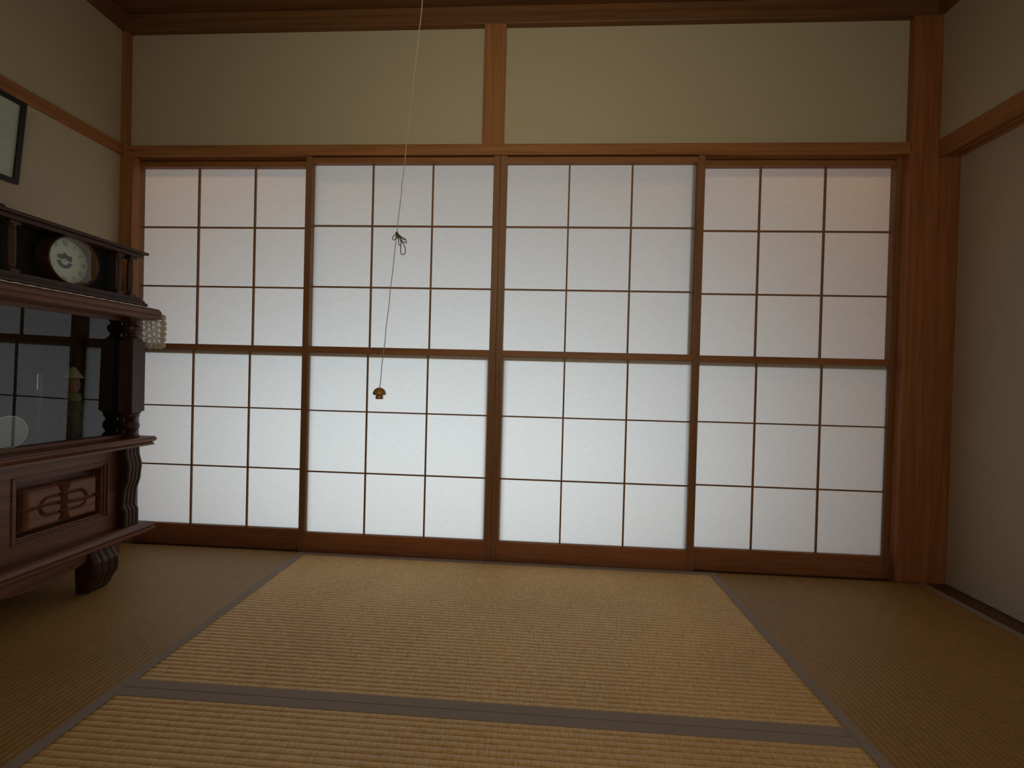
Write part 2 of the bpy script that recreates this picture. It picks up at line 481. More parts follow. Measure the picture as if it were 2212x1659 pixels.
tatami(0.9436, 1.8436, Y1m, Y0m, 'y', 'right-hand tatami mat running along the foot of the right wall')

# ------------------------------------------------------------------ shoji screens
SG = 'paper shoji screens'
def shoji(x0, yf, label, pull=None):
    """x0 = left edge, yf = offset of its track (0 front, 0.034 rear)"""
    W = 0.897; x1 = x0 + W; sw = 0.030
    ya, yb = yf - 0.0200, yf + 0.0110
    t = thing('shoji_screen', label, 'shoji screen', ((x0 + x1) / 2, yf - 0.0045, -0.013), SG)
    for sx in (x0, x1 - sw):
        o = obj('stile', B(sx, sx + sw, ya, yb, -0.013, 1.8215, bev=0.0012), M['frame_z'], t)
        if pull is not None and abs(sx - pull) < 0.02:
            bm = bmesh.new()
            n = 20; cx = sx + sw / 2; cz = 0.832
            ring = lambda r, yy: [bm.verts.new((cx + r * 0.45 * math.cos(2 * math.pi * k / n), yy, cz + (0.016 if math.sin(2 * math.pi * k / n) > 0 else -0.016) + r * 0.45 * math.sin(2 * math.pi * k / n))) for k in range(n)]
            A, Bq, Cq = ring(0.015, ya - 0.0002), ring(0.013, ya - 0.0012), ring(0.011, ya - 0.0003)
            for P, Q in ((A, Bq), (Bq, Cq)):
                for k in range(n):
                    bm.faces.new((P[k], P[(k + 1) % n], Q[(k + 1) % n], Q[k]))
            bm.faces.new(Cq)
            obj('finger_pull', bm, M['kumiko'], o)
    xi0, xi1 = x0 + sw, x1 - sw
    bm = B(xi0 - 0.001, xi1 + 0.001, ya + 0.003, yb - 0.001, 1.788, 1.8085, bev=0.001)
    box(bm, xi0, xi1, ya + 0.012, yb - 0.008, 1.806, 1.8215)
    obj('top_rail', bm, M['frame_x'], t)
    obj('bottom_rail', B(xi0 - 0.001, xi1 + 0.001, ya + 0.001, yb - 0.001, -0.013, 0.084, bev=0.001), M['rail_low'], t)
    obj('middle_rail', B(xi0 - 0.001, xi1 + 0.001, ya + 0.002, yb, 0.920, 0.9475, bev=0.001), M['frame_x'], t)
    xs = [xi0 + (xi1 - xi0) * k / 3 for k in (1, 2)]
    k2 = 0.0034
    # upper lattice and paper
    bm = bmesh.new()
    for xx in xs: box(bm, xx - k2, xx + k2, yf - 0.001, yf + 0.0085, 0.947, 1.789)
    for zz in (1.5075, 1.2250): box(bm, xi0, xi1, yf - 0.0004, yf + 0.0080, zz - k2, zz + k2)
    obj('upper_lattice', bm, M['kumiko'], t)
    bm = B(xi0 - 0.001, xi1 + 0.001, yf + 0.0085, yf + 0.0090, 0.943, 1.791)
    obj('upper_paper', single_sheet(xi0 - 0.001, xi1 + 0.001, yf + 0.0087, 0.943, 1.791), M['washi'], t); bm.free()
    # lower sash, a little nearer the room, with its own frame behind the paper
    yl = yf - 0.0175
    bm = bmesh.new()
    for xx in xs: box(bm, xx - k2, xx + k2, yl + 0.0002, yl + 0.0080, 0.083, 0.921)
    for zz in (0.6510, 0.3680): box(bm, xi0, xi1, yl + 0.0006, yl + 0.0076, zz - 0.0030, zz + 0.0030)
    obj('lower_lattice', bm, M['kumiko'], t)
    lp = obj('lower_paper', single_sheet(xi0 + 0.0002, xi1 - 0.0002, yl + 0.0085, 0.083, 0.921), M['washi'], t)
    bm = bmesh.new()
    fy0, fy1 = yl + 0.0150, yl + 0.0280
    box(bm, xi0, xi0 + 0.009, fy0, fy1, 0.083, 0.921)
    box(bm, xi1 - 0.009, xi1, fy0, fy1, 0.083, 0.921)
    box(bm, xi0, xi1, fy0, fy1, 0.083, 0.089)
    box(bm, xi0, xi1, fy0, fy1, 0.899, 0.921)
    obj('sash_frame', bm, M['kumiko'], t)
    return t

def single_sheet(x0, x1, y, z0, z1):
    bm = bmesh.new()
    grid(bm, lambda u, v: (x0 + (x1 - x0) * u, y, z0 + (z1 - z0) * v), 2, 2)
    return bm

shoji(-1.770, 0.034, 'leftmost shoji screen, partly hidden by the dark display cabinet')
shoji(-0.9065, 0.0, 'second shoji screen from the left, behind the hanging pull cord', pull=-0.0395)
shoji(-0.0085, 0.0, 'third shoji screen from the left, right of the centre join', pull=-0.0085)
shoji(0.8405, 0.034, 'rightmost shoji screen, next to the broad corner post')

# ------------------------------------------------------------------ right wall sliding panel (fusuma)
t = thing('fusuma_panel', 'plain pale sliding fusuma panel filling the right wall below its lintel', 'sliding panel', (1.940, -0.95, -0.002), None)
bm = B(1.931, 1.948, -1.85, -0.032, 0.0, 1.812)
obj('paper_face', bm, M['fusuma'], t)
bm = bmesh.new()
box(bm, 1.929, 1.950, -1.868, -1.850, -0.002, 1.812, bev=0.001)
obj('frame', bm, M['sill_y'], t)

# ------------------------------------------------------------------ display cabinet
ctop = 1.066
CY1, CY0 = -0.262, -1.575       # far and near ends of the boards
cab = thing('display_cabinet', 'dark carved wooden display cabinet with glass front against the left wall', 'cabinet', (-1.60, (CY0 + CY1) / 2, 0.0))
def board(name, z0, z1, xf, y0, y1, prof):
    """moulded board; prof = list of (inset, fraction of thickness) from the bottom up, mitred round the ends"""
    bm = bmesh.new()
    loops = []
    for ins, fr in prof:
        z = z0 + (z1 - z0) * fr
        loops.append([bm.verts.new(p) for p in ((-1.788, y0 + ins, z), (xf - ins, y0 + ins, z), (xf - ins, y1 - ins, z), (-1.788, y1 - ins, z))])
    for a, b in zip(loops, loops[1:]):
        for k in range(4):
            bm.faces.new((a[k], a[(k + 1) % 4], b[(k + 1) % 4], b[k]))
    bm.faces.new(loops[0][::-1]); bm.faces.new(loops[-1])
    return obj(name, bm, M['dark'], cab)
board('top_board', 1.021, ctop, -1.372, CY0, CY1,
      [(0.012, 0), (0.004, 0.10), (0.0, 0.20), (0.003, 0.42), (0.004, 0.45), (0.001, 0.50), (0.0, 0.72), (0.003, 0.88), (0.009, 0.97), (0.014, 1)])
board('middle_board', 0.512, 0.548, -1.372, CY0 + 0.012, CY1 - 0.012,
      [(0.020, 0), (0.006, 0.05), (0.007, 0.26), (0.011, 0.36), (0.004, 0.48), (0.0, 0.66), (0.0, 0.78), (0.004, 0.84), (0.003, 1)])
board('bottom_board', 0.160, 0.203, -1.372, CY0 + 0.010, CY1 - 0.012,
      [(0.014, 0), (0.004, 0.10), (0.0, 0.25), (0.0, 0.45), (0.006, 0.50), (0.002, 0.60), (0.010, 0.85), (0.020, 1)])
# lower carcass and apron
bm = bmesh.new()
box(bm, -1.785, -1.490, CY0 + 0.06, CY1 - 0.06, 0.203, 0.512)
obj('carcass', bm, M['dark'], cab)
bm = bmesh.new()
n = 40
ya, yb = CY0 + 0.09, CY1 - 0.12
top = []; bot = []
for k in range(n + 1):
    u = k / n; yy = ya + (yb - ya) * u
    s = abs(2 * u - 1)
    z = 0.118 + 0.018 * math.cos(s * math.pi * 2) - 0.030 * max(0, s - 0.82) / 0.18
    top.append(bm.verts.new((-1.420, yy, 0.161))); bot.append(bm.verts.new((-1.420, yy, z)))
top2 = [bm.verts.new(v.co + Vector((-0.020, 0, 0))) for v in top]; bot2 = [bm.verts.new(v.co + Vector((-0.020, 0, 0))) for v in bot]
for k in range(n):
    bm.faces.new((bot[k], bot[k + 1], top[k + 1], top[k]))
    bm.faces.new((bot2[k + 1], bot2[k], top2[k], top2[k + 1]))
    bm.faces.new((bot2[k], bot2[k + 1], bot[k + 1], bot[k]))
    bm.faces.new((top[k], top[k + 1], top2[k + 1], top2[k]))
bm.faces.new((bot[0], top[0], top2[0], bot2[0])); bm.faces.new((bot[-1], bot2[-1], top2[-1], top[-1]))
obj('apron', bm, M['dark'], cab)
# face frame of the lower part (surrounds the doors)
DC = (-0.567, -0.925, -1.283); DW = 0.157
DZ0, DZ1 = 0.252, 0.468
bm = bmesh.new()
edges = [CY1 - 0.055] + [v for c in DC for v in (c + DW, c - DW)] + [CY0 + 0.055]
for k in range(0, len(edges), 2):
    box(bm, -1.500, -1.440, edges[k + 1], edges[k], DZ0, DZ1)
box(bm, -1.500, -1.440, CY0 + 0.055, CY1 - 0.055, DZ1, 0.513)
box(bm, -1.500, -1.440, CY0 + 0.055, CY1 - 0.055, 0.202, DZ0)
obj('face_frame', bm, M['dark'], cab)
def carved_door(cy):
    bm = bmesh.new()
    # stepped moulding round the opening
    for ins, xf in ((0.0, -1.4365), (0.007, -1.4425), (0.014, -1.4490)):
        y0, y1, z0, z1 = cy - DW + ins, cy + DW - ins, DZ0 + ins, DZ1 - ins
        w = 0.0072
        box(bm, -1.492, xf, y0, y0 + w, z0, z1, bev=0.001); box(bm, -1.492, xf, y1 - w, y1, z0, z1, bev=0.001)
        box(bm, -1.492, xf, y0 + w, y1 - w, z0, z0 + w, bev=0.001); box(bm, -1.492, xf, y0 + w, y1 - w, z1 - w, z1, bev=0.001)
    d = obj('door', bm, M['dark'], cab)
    # raised carving: four blocks with an oval line cut through them
    hy, hz = 0.115, 0.0665; cz = 0.3535
    def height(yy, zz):
        h = 0.042
        ay, az = abs(yy), abs(zz)
        def groove(dist, w, dep):
            return dep * max(0.0, 1 - (dist / w) ** 2) if dist < w else 0.0
        g = 0.0
        g = max(g, groove(max(0, ay - 0.004), 0.008 + 0.010 * max(0, (az - 0.040) / 0.026), 0.034))
        g = max(g, groove(abs(zz + 0.006 * math.sin(yy * 26)), 0.006, 0.016))
        # stadium outline
        r = 0.030; L = 0.045
        dx = max(0.0, ay - L); dist = abs(math.hypot(dx, zz) - r)
        g = max(g, groove(dist, 0.0055, 0.014))
        e = min(hy - ay, hz - az)
        h -= 0.010 * max(0, 1 - e / 0.010) ** 2
        return h - g
    bm = bmesh.new()
    nu, nv = 110, 64
    V = grid(bm, lambda u, v: (-1.490 + height((u - .5) * 2 * hy, (v - .5) * 2 * hz) + 0.006, cy + (u - .5) * 2 * hy, cz + (v - .5) * 2 * hz), nu, nv)
    rim = [V[i][0] for i in range(nu + 1)] + [V[nu][j] for j in range(1, nv + 1)] + [V[i][nv] for i in range(nu - 1, -1, -1)] + [V[0][j] for j in range(nv - 1, 0, -1)]
    low = [bm.verts.new((-1.491, v.co.y, v.co.z)) for v in rim]
    for k in range(len(rim)):
        bm.faces.new((rim[k], low[k], low[(k + 1) % len(rim)], rim[(k + 1) % len(rim)]))
    obj('carved_panel', bm, M['carve'], d)
for c in DC: carved_door(c)
# fluted pilasters (S-curved front with four ridges)
def curve(pts, z):
    for (za, xa), (zb, xb) in zip(pts, pts[1:]):
        if za <= z <= zb:
            f = (z - za) / (zb - za); f = f * f * (3 - 2 * f)
            return xa + (xb - xa) * f
    return pts[-1][1] if z > pts[-1][0] else pts[0][1]
PX = [(0.203, -1.400), (0.262, -1.400), (0.285, -1.412), (0.330, -1.409), (0.400, -1.392), (0.440, -1.388), (0.490, -1.399), (0.512, -1.400)]
def pilaster(y0, y1):
    bm = bmesh.new(); nu, nv = 48, 60
    def f(u, v):
        z = 0.203 + 0.309 * v
        rid = abs(math.sin(u * math.pi * 4)) ** 0.6 * 0.0055
        return (curve(PX, z) - 0.0055 + rid, y0 + (y1 - y0) * u, z)
    V = grid(bm, f, nu, nv)
    rim = [V[i][0] for i in range(nu + 1)] + [V[nu][j] for j in range(1, nv + 1)] + [V[i][nv] for i in range(nu - 1, -1, -1)] + [V[0][j] for j in range(nv - 1, 0, -1)]
    low = [bm.verts.new((-1.472, v.co.y, v.co.z)) for v in rim]
    for k in range(len(rim)):
        bm.faces.new((rim[k], low[k], low[(k + 1) % len(rim)], rim[(k + 1) % len(rim)]))
    bm.faces.new(low[::-1])
    obj('pilaster', bm, M['dark_z'], cab)
pilaster(-0.381, -0.320); pilaster(-1.517, -1.456)
# square columns with turned ends, standing on the middle board
def column(yc):
    xc = -1.4235; h = 0.0285
    bm = bmesh.new()
    box(bm, xc - h, xc + h, yc - h, yc + h, 0.652, 0.930, bev=0.002)
    box(bm, xc - 0.022, xc + 0.022, yc - 0.022, yc + 0.022, 0.644, 0.938, bev=0.002)
    lathe(bm, xc, yc, [(0.026, 0.548), (0.027, 0.556), (0.020, 0.566), (0.0165, 0.572), (0.020, 0.577), (0.026, 0.588), (0.027, 0.598), (0.023, 0.610), (0.0165, 0.618),
                       (0.019, 0.622), (0.026, 0.634), (0.026, 0.642), (0.022, 0.648)], 28)
    lathe(bm, xc, yc, [(0.022, 0.934), (0.024, 0.940), (0.018, 0.948), (0.015, 0.955), (0.021, 0.962), (0.0265, 0.975), (0.0255, 0.986), (0.017, 0.994), (0.016, 1.000), (0.024, 1.008), (0.026, 1.021)], 28)
    obj('column', bm, M['dark_z'], cab, smooth=False)
column(-0.3385); column(-1.4985)
# upper case: end panels, back, floor is the middle board
bm = bmesh.new()
box(bm, -1.785, -1.470, CY1 - 0.078, CY1 - 0.062, 0.548, 1.021)
box(bm, -1.500, -1.455, CY1 - 0.080, CY1 - 0.040, 0.548, 1.021, bev=0.001)
box(bm, -1.785, -1.470, CY0 + 0.062, CY0 + 0.078, 0.548, 1.021)
box(bm, -1.500, -1.455, CY0 + 0.040, CY0 + 0.080, 0.548, 1.021, bev=0.001)
box(bm, -1.787, -1.775, CY0 + 0.06, CY1 - 0.06, 0.548, 1.021)
obj('upper_case', bm, M['interior'], cab)
bm = bmesh.new()
box(bm, -1.478, -1.448, CY0 + 0.08, CY1 - 0.08, 0.548, 0.560, bev=0.001)
box(bm, -1.478, -1.448, CY0 + 0.08, CY1 - 0.08, 1.006, 1.021, bev=0.001)
obj('glass_track', bm, M['dark'], cab)
tl = 0.007
def glass(y0, y1, xg):
    bm = bmesh.new()
    f = lambda u, v: (xg + (v - .5) * tl, y0 + (y1 - y0) * u, 0.556 + 0.455 * v)
    # leans back a touch at the foot
    A = [bm.verts.new(p) for p in ((xg - tl * .5, y0, 0.556), (xg - tl * .5, y1, 0.556), (xg + tl * .5, y1, 1.010), (xg + tl * .5, y0, 1.010))]
    Bv = [bm.verts.new(v.co + Vector((-0.004, 0, 0))) for v in A]
    bm.faces.new(A); bm.faces.new(Bv[::-1])
    for k in range(4):
        bm.faces.new((A[k], Bv[k], Bv[(k + 1) % 4], A[(k + 1) % 4]))
    obj('glass_door', bm, M['cab_glass'], cab)
glass(-0.935, -0.343, -1.4625)
glass(-1.495, -0.915, -1.4700)
# feet: bulging fluted blocks
def foot(y0, y1):
    bm = bmesh.new(); nu, nv = 40, 30
    PF = [(0.0, -1.418), (0.02, -1.404), (0.075, -1.383), (0.11, -1.383), (0.150, -1.402), (0.161, -1.406)]
    yc = (y0 + y1) / 2
    def f(u, v):
        z = 0.0010 + 0.160 * v
        wdt = 1.0 + 0.10 * math.sin(min(1, z / 0.16) * math.pi) - 0.10
        rid = abs(math.sin(u * math.pi * 4)) ** 0.6 * (0.006 if z > 0.06 else 0.006 * z / 0.06)
        edge = -0.014 * abs(2 * u - 1) ** 6
        return (curve(PF, z) - 0.006 + rid + edge, yc + (u - .5) * (y1 - y0) * wdt, z)
    V = grid(bm, f, nu, nv)
    rim = [V[i][0] for i in range(nu + 1)] + [V[nu][j] for j in range(1, nv + 1)] + [V[i][nv] for i in range(nu - 1, -1, -1)] + [V[0][j] for j in range(nv - 1, 0, -1)]
    low = [bm.verts.new((-1.462, v.co.y, v.co.z)) for v in rim]
    for k in range(len(rim)):
        bm.faces.new((rim[k], low[k], low[(k + 1) % len(rim)], rim[(k + 1) % len(rim)]))
    bm.faces.new(low[::-1])
    obj('foot', bm, M['dark_z'], cab)
foot(-0.510, -0.410); foot(-1.430, -1.330)
for yy in (-0.46, -1.38):
    bm = bmesh.new(); box(bm, -1.785, -1.70, yy - 0.05, yy + 0.05, 0.0010, 0.161, bev=0.004)
    obj('foot', bm, M['dark_z'], cab)

# ------------------------------------------------------------------ lace runner on the cabinet
lz = ctop
bm = bmesh.new()
nn = 220
rows = []
for k in range(nn + 1):
    yy = -1.50 + (CY1 + 0.001 - 0.010 + 1.50) * k / nn
    sc = 0.0050 * abs(math.sin(yy * math.pi / 0.045)) - 0.0030 + 0.0016 * math.sin(yy * 310)
    wob = 0.0006 * math.sin(yy * 170)
    rows.append([bm.verts.new((-1.70, yy, lz + 0.0006)), bm.verts.new((-1.383 , yy, lz + 0.0026 + wob)), bm.verts.new((-1.3745 + sc, yy, lz + 0.0012 + wob - sc * .4)),
                 bm.verts.new((-1.3745 + sc, yy, lz - 0.0012 - sc * .4)), bm.verts.new((-1.388, yy, lz + 0.0002)), bm.verts.new((-1.70, yy, lz + 0.0001))])
for a, b in zip(rows, rows[1:]):
    for k in range(6):
        bm.faces.new((a[k], b[k], b[(k + 1) % 6], a[(k + 1) % 6]))
bm.faces.new(rows[0][::-1]); bm.faces.new(rows[-1])
lace = obj('lace_runner', bm, M['lace'], origin=(-1.54, -0.88, ctop))
tag(lace, 'white crocheted lace runner on the cabinet top, one end hanging down beside the screens', 'lace runner')
# the hanging end: rings, bars and solid scallops
bm = bmesh.new()
rr = random.Random(3)
yh = CY1 + 0.006
def drop(s, zz):
    return (s, yh + 0.010 * math.sin(min(1, (ctop - zz) / 0.10) * 1.5) + 0.004 * math.sin(s * 60 + zz * 20), zz)
def ringpts(cx, cz, r, n=12, lobes=0):
    out = []
    for k in range(n):
        a = 2 * math.pi * k / n; q = r * (1 + (0.22 * math.cos(lobes * a) if lobes else 0))
        out.append(drop(cx + q * math.cos(a), cz + q * math.sin(a)))
    return out
# fold over the edge
grid(bm, lambda u, v: (-1.70 + (0.322) * u, CY1 - 0.012 + 0.018 * v, ctop + 0.002 - 0.018 * v * v), 40, 6)
xe = -1.380
xx = xe
while xx > -1.70:
    zb = 0.925 + 0.02 * math.sin((xx + 1.37) * 30)
    stg = 0.006 if int(round((xe - xx) / 0.0245)) % 2 else -0.004
    for zz0 in (1.036 + stg, 1.012 + stg, 0.988 + stg, 0.964 + stg, 0.942 + stg * 0.5):
        tube(bm, ringpts(xx - 0.012, zz0 + rr.uniform(-.002, .002), 0.0118, 14, 6), 0.0021, 5, True)
        tube(bm, ringpts(xx - 0.012, zz0, 0.0050, 8), 0.0016, 4, True)
        for k in range(6):
            a = k * math.pi / 3 + 0.3
            tube(bm, [drop(xx - 0.012 + 0.005 * math.cos(a), zz0 + 0.005 * math.sin(a)), drop(xx - 0.012 + 0.0115 * math.cos(a), zz0 + 0.0115 * math.sin(a))], 0.0014, 4)
    tube(bm, [drop(xx, zz) for zz in (1.05, 1.02, 0.99, 0.96, 0.935)], 0.0012, 4)
    # solid scallop at the hem
    def disc(cx, cz, r):
        A = [bm.verts.new(Vector(p) + Vector((0, 0.0012, 0))) for p in ringpts(cx, cz, r, 18, 8)]
        C_ = [bm.verts.new(Vector(p) - Vector((0, 0.0012, 0))) for p in ringpts(cx, cz, r, 18, 8)]
        bm.faces.new(A); bm.faces.new(C_[::-1])
        for k in range(18): bm.faces.new((A[k], C_[k], C_[(k + 1) % 18], A[(k + 1) % 18]))
    disc(xx - 0.012, 0.918, 0.0125)
    tube(bm, ringpts(xx - 0.012, 0.934, 0.0115, 14, 6), 0.0013, 5, True)
    xx -= 0.0245
for zz0 in (1.036, 1.012, 0.990, 0.967, 0.944, 0.922):
    A = ringpts(xe + 0.002, zz0, 0.0125, 18, 8)
    P = [bm.verts.new(Vector(p) + Vector((0, 0.001, 0))) for p in A]; Q = [bm.verts.new(Vector(p) - Vector((0, 0.001, 0))) for p in A]
    bm.faces.new(P); bm.faces.new(Q[::-1])
    for k in range(18): bm.faces.new((P[k], Q[k], Q[(k + 1) % 18], P[(k + 1) % 18]))
obj('hanging_end', bm, M['lace'], lace)

# ------------------------------------------------------------------ mantel clock
KY1, KY0 = -0.312, -0.838; KC = -0.575
kz = ctop + 0.0036
clk = thing('mantel_clock', 'long dark wooden mantel clock with a round pale dial on top of the cabinet', 'clock', (-1.50, KC, kz))
def kbox(name, pieces, mat, par=clk, smooth=False):
    bm = bmesh.new()
    for p in pieces: box(bm, *p[:6], bev=p[6] if len(p) > 6 else 0.001)
    return obj(name, bm, mat, par, smooth)
kbox('base', [(-1.63, -1.385, KY0, KY1, kz, kz + 0.014, 0.004), (-1.625, -1.392, KY0 + 0.006, KY1 - 0.006, kz + 0.013, kz + 0.022, 0.003),
              (-1.62, -1.402, KY0 + 0.014, KY1 - 0.014, kz + 0.021, kz + 0.034, 0.002)], M['clock_wood'])
kbox('case', [(-1.615, -1.452, KY0 + 0.075, KY1 - 0.075, kz + 0.033, kz + 0.190), (-1.61, -1.47, KY0 + 0.03, KY1 - 0.03, kz + 0.033, kz + 0.190)], M['clock_face_wood'])
kbox('roof', [(-1.63, -1.383, KY0, KY1, kz + 0.204, kz + 0.215, 0.004), (-1.625, -1.396, KY0 + 0.012, KY1 - 0.012, kz + 0.190, kz + 0.205, 0.003),
              (-1.60, -1.43, KY0 + 0.0, KY0 + 0.085, kz + 0.213, kz + 0.236, 0.006), (-1.60, -1.43, KY1 - 0.085, KY1 - 0.03, kz + 0.213, kz + 0.228, 0.006)], M['clock_wood'])
for yy in (KC - 0.223, KC - 0.170, KC + 0.170, KC + 0.223):
    bm = bmesh.new()
    xc = -1.425
    box(bm, xc - .014, xc + .014, yy - .014, yy + .014, kz + 0.033, kz + 0.045, bev=0.001)
    box(bm, xc - .014, xc + .014, yy - .014, yy + .014, kz + 0.180, kz + 0.191, bev=0.001)
    lathe(bm, xc, yy, [(0.012, kz + 0.045), (0.009, kz + 0.052), (0.0105, kz + 0.06), (0.0115, kz + 0.11), (0.0105, kz + 0.165), (0.009, kz + 0.173), (0.012, kz + 0.180)], 16)
    obj('column', bm, M['clock_column'], clk, smooth=False)
# round drum with the recessed dial
DX, DZc, R = -1.405, kz + 0.1125, 0.080
bm = bmesh.new()
lathe(bm, 0, KC, [(R + 0.0045, -1.452), (R + 0.0045, DX - 0.002), (R + 0.002, DX), (R - 0.0005, DX - 0.001), (R - 0.0008, -1.4495)], 64, 'x', DZc, cap=False)
drum = obj('bezel', bm, M['clock_wood'], clk, smooth=False)
bm = bmesh.new()
lathe(bm, 0, KC, [(R - 0.001, DX - 0.002), (R - 0.0025, DX - 0.004), (R - 0.004, -1.4440), (R - 0.001, -1.4440), (R - 0.001, DX - 0.002)], 64, 'x', DZc, cap=False)
obj('bezel_lining', bm, M['drum'], drum, smooth=False)
bm = bmesh.new()
lathe(bm, 0, KC, [(R - 0.003, -1.4475), (R - 0.003, -1.4455)], 64, 'x', DZc)
dial = obj('dial', bm, M['dial'], clk)
# roman numerals standing round the dial, read from the front (viewer faces -x, so +y is to the viewer's right)
ROM = ['XII', 'I', 'II', 'III', 'IIII', 'V', 'VI', 'VII', 'VIII', 'IX', 'X', 'XI']
bm = bmesh.new()
xd = -1.4450
def stroke(p, q, w):
    (a, b), (c, d) = p, q
    L = math.hypot(c - a, d - b); nx, ny = -(d - b) / L * w / 2, (c - a) / L * w / 2
    A = [bm.verts.new((xd, KC + s, DZc + t_)) for s, t_ in ((a + nx, b + ny), (c + nx, d + ny), (c - nx, d - ny), (a - nx, b - ny))]
    bm.faces.new(A)
for hh, rom in enumerate(ROM):
    ang = hh * math.pi / 6
    wd = {'I': 0.0042, 'V': 0.0085, 'X': 0.0085}
    tot = sum(wd[c] for c in rom); cur = -tot / 2
    def T(s, r_):  # s tangential (clockwise), r_ radial
        return (r_ * math.sin(ang) + s * math.cos(ang), r_ * math.cos(ang) - s * math.sin(ang))
    ri, ro = 0.053, 0.069
    for c in rom:
        w0 = wd[c]; m0 = cur + w0 / 2
        if c == 'I': stroke(T(m0, ri), T(m0, ro), 0.0017)
        elif c == 'V': stroke(T(m0 - 0.003, ro), T(m0, ri), 0.0019); stroke(T(m0 + 0.003, ro), T(m0, ri), 0.0009)
        else: stroke(T(m0 - 0.003, ro), T(m0 + 0.003, ri), 0.0019); stroke(T(m0 + 0.003, ro), T(m0 - 0.003, ri), 0.0009)
        cur += w0
for k in range(60):
    a = k * math.pi / 30
    stroke((0.0715 * math.sin(a), 0.0715 * math.cos(a)), (0.0735 * math.sin(a), 0.0735 * math.cos(a)), 0.0006 if k % 5 else 0.0014)
obj('numerals', bm, M['ink'], dial)
# dark ornament in the middle: ring with a spiky crown
bm = bmesh.new()
n = 48
A = []; Bq = []
for k in range(n):
    a = 2 * math.pi * k / n
    ro = 0.0245 + (0.006 * max(0, math.cos(a * 7)) if math.cos(a) > 0.1 else 0)
    ri = 0.012
    A.append(bm.verts.new((xd + 0.0003, KC + ro * math.sin(a), DZc + ro * math.cos(a))))
    Bq.append(bm.verts.new((xd + 0.0003, KC + ri * math.sin(a), DZc + ri * math.cos(a))))
for k in range(n):
    if k in (11, 12, 36, 37): continue
    bm.faces.new((A[k], A[(k + 1) % n], Bq[(k + 1) % n], Bq[k]))
for a0 in (-0.7, 0.0, 0.7):
    tip = (0.031 * math.sin(a0), 0.031 * math.cos(a0))
    P = [bm.verts.new((xd + 0.0004, KC + s, DZc + t_)) for s, t_ in ((0.012 * math.sin(a0 - .7), 0.012 * math.cos(a0 - .7)), tip, (0.012 * math.sin(a0 + .7), 0.012 * math.cos(a0 + .7)))]
    bm.faces.new(P)
obj('dial_ornament', bm, M['motif'], dial)
# hands and centre cap
def hand(name, ang, L, w, xo):
    bm = bmesh.new()
    d = (math.sin(ang), math.cos(ang)); nrm = (d[1], -d[0])
    pts = [(-0.012, w * .8), (-0.012, -w * .8), (L * 0.75, -w), (L, 0), (L * 0.75, w)]
    P = [bm.verts.new((xo, KC + l * d[0] + s * nrm[0], DZc + l * d[1] + s * nrm[1])) for l, s in pts]
    Q = [bm.verts.new((xo + 0.0008, v.co.y, v.co.z)) for v in P]
    bm.faces.new(P); bm.faces.new(Q[::-1])
    for k in range(5): bm.faces.new((P[k], Q[k], Q[(k + 1) % 5], P[(k + 1) % 5]))
    obj(name, bm, M['hand_paint'], clk)
hand('minute_hand', math.radians(91), 0.056, 0.0021, -1.4415)
hand('hour_hand', math.radians(-79), 0.038, 0.0024, -1.4432)
bm = bmesh.new()
lathe(bm, 0, KC, [(0.004, -1.4450), (0.004, -1.4400), (0.002, -1.4392)], 16, 'x', DZc)
obj('centre_cap', bm, M['brass'], clk)
bm = bmesh.new()
lathe(bm, 0, KC, [(R - 0.003, -1.4125), (R - 0.003, -1.4110)], 48, 'x', DZc)
obj('dial_glass', bm, M['cab_glass'], clk)

# ------------------------------------------------------------------ things inside the cabinet
sz = 0.548
doll = thing('doll', 'small doll in a pale pointed straw hat behind the cabinet glass', 'doll', (-1.510, -0.490, sz))
dx, dy = -1.510, -0.484
bm = bmesh.new()
lathe(bm, dx, dy, [(0.028, 0.781), (0.029, 0.7840), (0.025, 0.790), (0.016, 0.804), (0.008, 0.819), (0.0, 0.823)], 28)
obj('hat', bm, M['hat'], doll, smooth=True)
bm = bmesh.new()
lathe(bm, dx, dy, [(0.010, 0.722), (0.014, 0.730), (0.019, 0.745), (0.020, 0.760), (0.018, 0.775), (0.014, 0.783), (0.0, 0.786)], 24)
box(bm, dx + 0.021, dx + 0.027, dy - 0.003, dy + 0.003, 0.752, 0.759, bev=0.002)
obj('head', bm, M['skin'], doll, smooth=True)
bm = bmesh.new()
lathe(bm, dx, dy, [(0.012, 0.729), (0.021, 0.724), (0.026, 0.710), (0.024, 0.696), (0.018, 0.690)], 24)
obj('scarf', bm, M['scarf'], doll, smooth=True)
bm = bmesh.new()
lathe(bm, dx, dy, [(0.040, 0.560), (0.038, 0.60), (0.030, 0.65), (0.026, 0.68), (0.024, 0.700)], 24)
for s in (-1, 1):
    tube(bm, [(dx, dy + s * 0.022, 0.695), (dx + 0.008, dy + s * 0.034, 0.665), (dx + 0.022, dy + s * 0.026, 0.640), (dx + 0.030, dy + s * 0.010, 0.640)], 0.008, 8)
obj('robe', bm, M['robe'], doll, smooth=True)
bm = bmesh.new()
lathe(bm, dx, dy, [(0.046, sz), (0.046, 0.558), (0.042, 0.562)], 28)
obj('stand', bm, M['interior'], doll)

